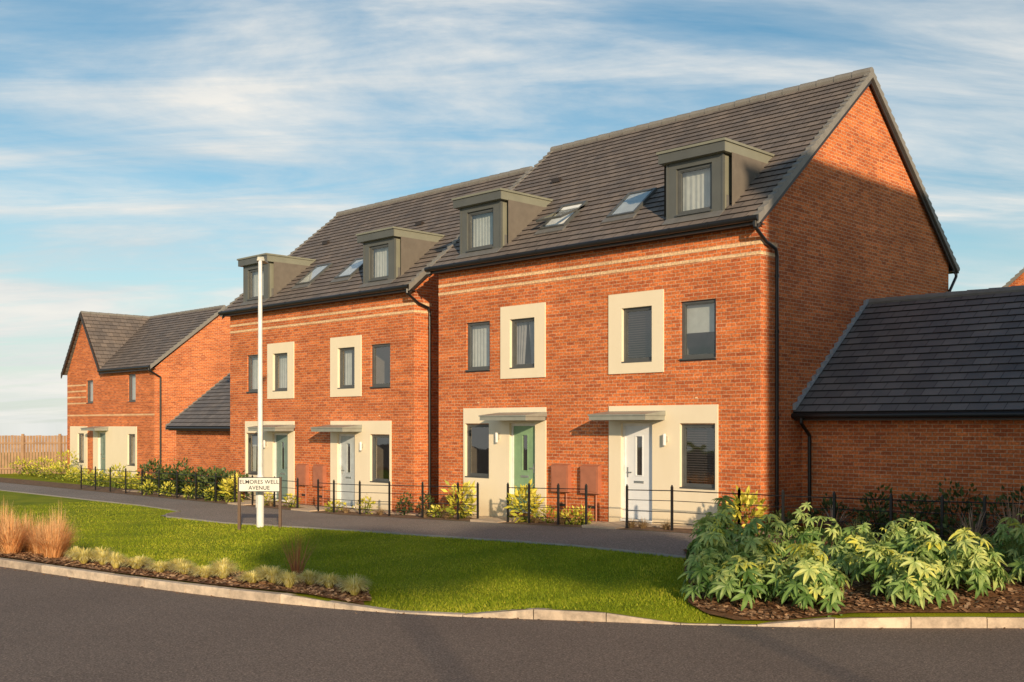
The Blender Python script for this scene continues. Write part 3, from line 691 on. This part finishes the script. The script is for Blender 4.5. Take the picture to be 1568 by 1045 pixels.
def mound(name,x,y,r,h,n,w,mat):
    z=float(G(x,y))+.03; V=[];F=[];R=[]
    for i in range(n):
        a=random.uniform(0,6.28); q=random.random()**.5; ph=q*1.45; L=random.uniform(.8,1.1); rr=random.random(); i0=len(V)
        dx,dy=math.cos(a),math.sin(a)
        tipr=r*math.sin(ph)*L; tipz=h*(.25+.75*math.cos(ph))*L*.9; topz=h*(.95-.25*q)*L
        for t in (0,.35,.7,1):
            ho=tipr*t**1.1; zz=(2*t*(1-t)*topz*1.1+t*t*tipz) ; ww=w*(1-t*.8)
            for s_ in (1,-1): V.append((x+dx*ho-dy*ww*s_+dx*.03,y+dy*ho+dx*ww*s_+dy*.03,z+max(zz,.0)))
        for k in range(3): F.append((i0+2*k,i0+2*k+1,i0+2*k+3,i0+2*k+2))
        R+=[min(1,max(0,rr*.55+.45*t)) for t in (0,0,.35,.35,.7,.7,1,1)]
    return mesh_obj(name,V,F,mat,R)
def palmate(name,x,y,r,h,n,size,mat):
    z=float(G(x,y)); V=[];F=[];R=[]; pb=random.uniform(-.12,.16)
    for i in range(n):
        a=random.uniform(0,6.28); q=random.random()**.55
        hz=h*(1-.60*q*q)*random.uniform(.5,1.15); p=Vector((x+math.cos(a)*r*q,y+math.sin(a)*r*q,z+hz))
        out=Vector((math.cos(a),math.sin(a),0)); s=size*random.uniform(.5,1.25)
        nrm=(Vector((0,0,1))+out*(.35+.8*q)+Vector((random.uniform(-.6,.6),random.uniform(-.6,.6),0))).normalized()
        d=(out-nrm*out.dot(nrm)).normalized(); th=random.uniform(-.7,.7); d=(d*math.cos(th)+nrm.cross(d)*math.sin(th)).normalized()
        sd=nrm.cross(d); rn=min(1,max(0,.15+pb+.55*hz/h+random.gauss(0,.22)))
        nl=7; angs=[math.radians(-132+264*k/(nl-1)) for k in range(nl)]; curl=random.uniform(.05,.3)
        ic=len(V); V.append(tuple(p-nrm*s*.03)); R.append(rn*.75)
        for k,an in enumerate(angs):
            ll=s*(1-.38*abs(an)/2.3)*random.uniform(.9,1.08)
            sec=[]
            for (da,fr,dz) in ((-.385,.40,.05),(-.20,.68,-.0),(-.09,.88,-.07),(0,1.,-.16),(.09,.88,-.07),(.20,.68,-.0),(.385,.40,.05)):
                an2=an+da; q_=p+(d*math.cos(an2)+sd*math.sin(an2))*ll*fr+nrm*s*(dz-curl*fr*fr); sec.append(len(V)); V.append(tuple(q_)); R.append(rn)
            im=len(V); V.append(tuple(p+(d*math.cos(an)+sd*math.sin(an))*ll*.6-nrm*s*(.05+curl*.36))); R.append(min(1,rn+.15))
            for j in range(6): F.append((im,sec[j],sec[j+1]))
            F.append((ic,sec[0],im)); F.append((ic,im,sec[6]))
        i1=len(V); p0=Vector((x+math.cos(a)*.06,y+math.sin(a)*.06,z+hz*.35)); w=sd*.006
        V+=[tuple(p0-w),tuple(p0+w),tuple(p+w-nrm*.005),tuple(p-w-nrm*.005)]; R+=[.5]*4; F.append((i1,i1+1,i1+2,i1+3))
    return mesh_obj(name,V,F,mat,R)
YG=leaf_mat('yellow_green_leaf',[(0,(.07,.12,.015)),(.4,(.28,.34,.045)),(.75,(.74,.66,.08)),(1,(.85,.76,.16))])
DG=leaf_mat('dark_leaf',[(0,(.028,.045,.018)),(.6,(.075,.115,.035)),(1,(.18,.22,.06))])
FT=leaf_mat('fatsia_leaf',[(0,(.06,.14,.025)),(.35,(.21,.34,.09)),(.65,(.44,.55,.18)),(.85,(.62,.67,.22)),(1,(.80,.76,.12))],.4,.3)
TAN=leaf_mat('tan_grass',[(0,(.55,.26,.09)),(.5,(.86,.48,.20)),(1,(.95,.70,.40))],.7,.35)
SED=leaf_mat('sedge_blade',[(0,(.34,.28,.04)),(.45,(.80,.68,.20)),(1,(.95,.88,.52))],.6,.35)
RED=leaf_mat('red_twig',[(0,(.26,.09,.035)),(1,(.6,.24,.09))],.6,.0)
PHO=leaf_mat('bronze_strap_leaf',[(0,(.12,.08,.045)),(.5,(.38,.24,.16)),(1,(.7,.5,.36))],.5,.2)
BR=leaf_mat('dry_perennial',[(0,(.20,.12,.06)),(.6,(.45,.31,.16)),(1,(.7,.56,.34))],.8,.2)
for (fx,fy) in ((2.75,-5.75),(3.15,-6.2),(3.75,-5.8),(4.25,-5.4),(4.75,-4.95),(5.2,-4.45),(5.65,-3.95),(6.1,-3.4),(6.6,-2.9),(3.3,-5.2),(4.0,-4.6),(4.6,-4.0),(5.2,-3.3),(5.8,-2.6),
                (1.9,-4.5),(2.45,-4.2),(3.1,-3.9),(3.6,-3.2),(4.2,-2.6),(4.9,-1.9),(5.5,-1.4),(3.5,-6.35),(4.5,-5.75),(5.35,-5.0),(5.9,-4.2),(1.6,-3.9),(2.3,-5.1),(6.3,-2.2)):
    fx+=random.uniform(-.18,.18); fy+=random.uniform(-.18,.18)
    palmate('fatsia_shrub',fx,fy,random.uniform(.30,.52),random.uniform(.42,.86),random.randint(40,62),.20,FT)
for (u,hh) in ((7.77,.85),(5.64,.78),(-.17,.8),(18.3,.8)):
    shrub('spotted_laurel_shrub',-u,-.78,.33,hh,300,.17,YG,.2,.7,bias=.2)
for (u,hh) in ((11.5,.45),(15.1,.4),(12.9,.3),(4.9,.35),(16.3,.35),(8.6,.3),(4.2,.3),(3.9,.35)):
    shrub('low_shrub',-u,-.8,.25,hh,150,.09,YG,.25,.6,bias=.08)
for u in (9.35,10.2): shrub('dark_shrub',-u,-.55,.2,.5,160,.09,DG)
for u in (2.5,2.2,4.4,1.6,8.2,5.2,9.0,12.3,.7,10.8,16.0): tuft('ornamental_grass',-u,-.88,.28,.26,130,.006,BR,.7)
for i,u in enumerate(np.arange(18.9,24.5,.62)): shrub('dark_hedge_shrub',-u,-.35+random.uniform(-.2,.2),.42,random.uniform(.7,1.2),420,.13,DG)
for u in (19.3,20.6,22.2,23.6): shrub('low_shrub',-u,-.95,.26,.45,180,.10,YG,.2,.6)
for (X,Y,r_,h_) in ((-25.2,-.2,.35,.6),(-26.4,0.2,.35,.55),(-27.6,.1,.4,.65),(-28.8,.3,.4,.8),(-30.2,.2,.4,.6),(-31.6,.6,.35,.5),(-33,.8,.4,.6),(-34.5,1.0,.4,.55),(-36,1.2,.5,.8),(-37.5,1.4,.45,.7),(-39.2,1.6,.5,1.0),(-41,1.8,.5,.6),(-43,2.,.6,.8),(-40,3,.5,1.2)):
    shrub('garden_shrub',X,Y,r_,h_,200,.14,YG if random.random()<.65 else DG,.22,.6)
for (X,Y,r_,h_) in ((1.0,.95,.38,.6),(1.9,1.0,.35,.8),(2.7,.95,.42,.75),(3.4,1.0,.4,.95),(4.1,.9,.45,.8),(4.7,.8,.4,1.1),(2.2,.2,.35,.5),(3.0,-.1,.4,.45),(3.9,-.2,.4,.5),(5.2,.6,.45,1.2),(.5,.0,.3,.4)):
    shrub('dark_evergreen_shrub',X,Y,r_,h_,300,.10,DG)
for (X,Y,h_) in ((1.5,.1,.7),(4.9,-.5,1.05),(5.5,.0,1.2),(5.9,-.7,1.0),(4.6,.4,1.0),(4.3,-.6,.85)): tuft('phormium',X,Y,.6,h_,60,.024,PHO,.75,.08)
for (X,Y,h_) in ((2.5,-.9,.5),(3.4,-1.1,.5),(4.4,-1.2,.55)): tuft('ornamental_grass',X,Y,.35,h_,120,.007,SED,.5)
for i in range(21):
    X=-7.1+6.5*i/20+random.uniform(-.08,.08); off=.95 if i%3==1 else (.38 if i%3 else .6)
    off=min(off+random.uniform(-.1,.1),float(wb(X))-.25)
    mound('sedge_tuft',X,float(kY(X))+.14+max(off,.25),.27*random.uniform(.75,1.15),.27*random.uniform(.75,1.15),420,.0065,SED)
for (X,Y) in ((-9.9,-10.6),(-9.2,-10.45),(-8.6,-10.4),(-8.0,-10.35),(-9.5,-11.0),(-8.7,-10.9),(-10.6,-10.9),(-11.3,-10.8),(-7.7,-10.55),(-10.2,-11.2)):
    tuft('feather_grass',X,Y,.48,.9*random.uniform(.85,1.1),560,.0065,TAN,.75,.14)
for i in range(12):
    X=-7.3+5.2*i/11+random.uniform(-.2,.2)
    tuft('low_feather_grass',X,float(kY(X))+.14+float(wb(X))*random.uniform(.6,.95),.3,.15,120,.005,TAN,.9,.14)
tuft('red_stem_dogwood',-2.55,-8.95,.38,.78,44,.008,RED,.1,.06); tuft('red_stem_dogwood',-2.9,-8.75,.3,.5,24,.007,RED,.1,.06)
BK=plain('bark',(.14,.10,.07),.9); M['bark']=BK
def shade_tree(x,y,zb,zt,r):  # unseen tree added behind the camera to cast the lawn's shade band
    b=MB(); b.part('trunk','bark')
    b.cyl('trunk',(x,y,-1),(x+.1,y,zb+.6),.055,10,.04)
    for i in range(9):
        a=random.uniform(0,6.28); b.cyl('trunk',(x+.1,y,zb+random.uniform(.1,.8)),(x+math.cos(a)*r*.7,y+math.sin(a)*r*.7,zb+random.uniform(.8,zt-zb)),.03,6,.012)
    e=b.finish('unseen_shade_tree',(0,0,0))
    n=2600; c=rng.normal(size=(n,3)); c/=np.linalg.norm(c,axis=1,keepdims=True); rad=rng.uniform(.1,1,n)**.5
    P=c*rad[:,None]*np.array([r,r,(zt-zb)/2])+np.array([x,y,(zb+zt)/2])
    V,F,R=leaves(P,c+rng.normal(size=(n,3)),rng.uniform(.2,.4,n),.35,rng.uniform(0,.8,n))
    mesh_obj('crown',V,F,DG,R,parent=e)
for o in (-1.6,2.1): shade_tree(24.5+.529*o,-22.4+.849*o,7.5,9.5,2.0)

# ---------------------------------------------------------------- estate railing
def railing(name,pts,hgt=.88):
    b=MB(); b.part('posts','black'); b.part('rails','black')
    Q=[Vector((x,y,float(G(x,y)))) for x,y in pts]
    for i,p in enumerate(Q):
        b.box('posts',p.x-.022,p.x+.022,p.y-.006-.012,p.y+.018,p.z-.1,p.z+hgt); b.cyl('posts',(p.x,p.y,p.z+hgt),(p.x,p.y,p.z+hgt+.035),.022,8,.012)
        if i:
            q=Q[i-1]
            for hh in (.16,.38,.60,.80): b.cyl('rails',(q.x,q.y,q.z+hh),(p.x,p.y,p.z+hh),.008 if hh<.7 else .011,6)
    b.finish(name,(0,0,0))
railing('estate_railing',[(.17,-1.02),(-1.37,-1.02),(-2.5,-1.02)])
railing('estate_railing',[(-3.6,-1.02),(-4.4,-1.02),(-5.28,-1.02),(-5.95,-1.02)])
railing('estate_railing',[(-6.95,-1.02),(-7.64,-1.02),(-8.94,-1.02),(-10.25,-1.02),(-11.5,-1.02),(-12.66,-1.02),(-13.4,-1.02)])
railing('estate_railing',[(-14.4,-1.02),(-15.6,-1.02),(-16.8,-1.02)])
railing('estate_railing',[(-17.8,-1.02)]+[(-18.9-1.25*i,-1.05) for i in range(9)])
railing('estate_railing',[(.17,-1.02),(1.05,-.95),(1.95,-.75),(2.9,-.55),(3.7,-.35),(4.3,-.1),(4.9,.2),(5.6,.4),(6.4,.6)])

# ---------------------------------------------------------------- lamp column, street sign
b=MB(); b.part('column','white'); b.part('lantern','canopy')
z0=float(G(-10.35,-4.75))
b.cyl('column',(0,0,-.2),(0,0,1.15),.085,16); b.cyl('column',(0,0,1.15),(0,0,1.22),.085,16,.06); b.cyl('column',(0,0,1.22),(0,0,6.15),.06,16,.045)
b.box('column',-.045,.045,-.09,-.083,.45,.95)
b.cyl('column',(0,0,6.15),(-.12,.1,6.22),.035,10)
b.hexa('lantern',[(-.55,.30,6.20),(-.40,.48,6.20),(-.05,.15,6.20),(-.15,.0,6.20),(-.53,.32,6.27),(-.41,.46,6.27),(-.06,.13,6.29),(-.14,.02,6.29)])
b.finish('street_lamp',(-10.35,-4.75,z0))
SG=plain('sign_white',(.80,.78,.72),.5); SB=plain('sign_post',(.14,.085,.055),.6)
M['sg']=SG;M['sb']=SB
b=MB(); b.part('posts','sb'); b.part('plate','sg'); b.part('border','black')
for xx in (-.47,.47): b.box('posts',xx-.03,xx+.03,-.03,.03,-.3,1.18)
b.box('plate',-.46,.46,-.045,-.031,.86,1.16)
b.box('border',-.475,.475,-.030,-.022,.845,1.175)
zs_=float(G(-10.05,-4.95))
sgn=b.finish('street_name_sign',(-10.0,-4.98,zs_),math.radians(43))
for txt,zz in (('ELMORES WELL',1.03),('AVENUE',.895)):
    c=bpy.data.curves.new('text','FONT'); c.body=txt; c.size=.125; c.align_x='CENTER'; c.extrude=.001; c.space_character=1.05; c.offset=.001
    o=bpy.data.objects.new('lettering',c); col.objects.link(o); o.parent=sgn; o.location=(0,-.048,zz); o.rotation_euler=(math.pi/2,0,0)
    c.materials.append(M['black'])

WD=plain('fence_timber',(.42,.26,.15),.85,(.28,.17,.105),3); M['wood']=WD
def timber_fence(name,a,c,z,h):
    b=MB(); b.part('boards','wood'); b.part('posts','wood')
    a=Vector((a[0],a[1],0));c=Vector((c[0],c[1],0));L=(c-a).length; n=int(L/.15)
    for i in range(n):
        x=i*.15; dz=random.uniform(-.015,.015)
        b.box('boards',x,x+.125,random.uniform(-.02,.0),.018,0,h+dz)
    for i in range(int(L/1.8)+1): b.box('posts',i*1.8-.06,i*1.8+.06,-.13,-.021,0,h+.08)
    b.box('posts',0,L,-.06,-.022,h*.8,h*.8+.08); b.box('posts',0,L,-.06,-.022,h*.2,h*.2+.08)
    d=c-a; b.finish(name,(a.x,a.y,z),math.atan2(d.y,d.x))
timber_fence('timber_fence',(-50,-4.5),(-42.9,4.6),-.62,2.15)
timber_fence('timber_gate',(-31.5,5.2),(-28.6,5.2),-.4,1.9)

# ---------------------------------------------------------------- world, sun, camera
sd=Vector((.849,-.529,0)).normalized(); el=math.radians(15)
tosun=Vector((sd.x*math.cos(el),sd.y*math.cos(el),math.sin(el)))
w=bpy.data.worlds.new('World'); scene.world=w; w.use_nodes=True; nt=w.node_tree; nt.nodes.clear()
out=N(nt,'ShaderNodeOutputWorld'); bg=N(nt,'ShaderNodeBackground'); bg.inputs['Strength'].default_value=.15
nt.links.new(bg.outputs[0],out.inputs[0])
sk=N(nt,'ShaderNodeTexSky'); sk.sky_type='NISHITA'; sk.sun_disc=False; sk.sun_elevation=el; sk.sun_rotation=math.atan2(tosun.x,tosun.y)
sk.air_density=1.0; sk.dust_density=1.0; sk.ozone_density=1.5
tc=N(nt,'ShaderNodeTexCoord'); sp=N(nt,'ShaderNodeSeparateXYZ'); nt.links.new(tc.outputs['Generated'],sp.inputs[0])
def MA(op,a,b=None,clamp=False):
    n=N(nt,'ShaderNodeMath',operation=op); n.use_clamp=clamp
    for i,v in enumerate((a,b)):
        if v is None: continue
        if isinstance(v,(int,float)): n.inputs[i].default_value=v
        else: nt.links.new(v,n.inputs[i])
    return n.outputs[0]
zc=MA('MAXIMUM',sp.outputs[2],0.0); den=MA('ADD',zc,.16)
rx=MA('ADD',MA('MULTIPLY',sp.outputs[0],.7095),MA('MULTIPLY',sp.outputs[1],.7047))
fy_=MA('ADD',MA('MULTIPLY',sp.outputs[0],-.7047),MA('MULTIPLY',sp.outputs[1],.7095))
cu=MA('DIVIDE',rx,den); cv=MA('DIVIDE',fy_,den)
cb=N(nt,'ShaderNodeCombineXYZ'); nt.links.new(cu,cb.inputs[0]); nt.links.new(cv,cb.inputs[1])
def clouds(rot,sx,sy,loc,scale,detail,dist):
    mp=N(nt,'ShaderNodeMapping'); nt.links.new(cb.outputs[0],mp.inputs[0]); mp.inputs['Rotation'].default_value=(0,0,math.radians(rot)); mp.inputs['Scale'].default_value=(sx,sy,1); mp.inputs['Location'].default_value=loc
    n=N(nt,'ShaderNodeTexNoise',Scale=scale,Detail=detail,Roughness=.60,Distortion=dist); nt.links.new(mp.outputs[0],n.inputs['Vector']); return n.outputs['Fac']
a1=clouds(20,.75,1.5,(2.3,1.1,0),1.1,14.0,.5); a2=clouds(-12,.5,2.4,(7.3,4.1,0),1.6,12.0,.9); a3=clouds(10,.6,1.,(1.4,6.3,0),.7,3.0,.0)
s_=MA('ADD',MA('ADD',MA('MULTIPLY',a1,.40),MA('MULTIPLY',a2,.34)),MA('MULTIPLY',a3,.26))
lowb=MA('MULTIPLY',MA('SUBTRACT',.34,zc),.22)
s2=MA('ADD',s_,lowb)
cf=ramp(nt,s2,[(0.41,(0,0,0)),(0.48,(.24,.24,.24)),(0.54,(.62,.62,.62)),(0.60,(.97,.97,.97))])
hs=mixc(nt,1.0,sk.outputs[0],(.56,.84,.87),'MULTIPLY')
hz=MA('MULTIPLY',MA('SUBTRACT',.22,zc,True),3.0,True)
cc=mixc(nt,ramp(nt,a1,[(.35,(0,0,0)),(.65,(1,1,1))]),(3.9,4.4,4.7),(6.4,6.1,5.6))
c1=mixc(nt,cf,hs,cc)
c2=mixc(nt,hz,c1,(5.7,5.7,5.3))
nt.links.new(c2,bg.inputs['Color'])
sun=bpy.data.lights.new('sun','SUN'); sun.energy=5.0; sun.angle=math.radians(.9); sun.color=(1,.77,.50)
so=bpy.data.objects.new('sun',sun); col.objects.link(so); so.rotation_euler=tosun.to_track_quat('Z','Y').to_euler()
cam=bpy.data.cameras.new('camera'); co=bpy.data.objects.new('camera',cam); col.objects.link(co)
co.location=(11.08,-18.03,2.1); co.rotation_euler=(math.pi/2,0,math.radians(44.81))
cam.sensor_width=36; cam.lens=37.15; cam.shift_y=.0813; cam.clip_end=6000
scene.camera=co
scene.view_settings.view_transform='Standard'; scene.view_settings.look='None'; scene.view_settings.exposure=0
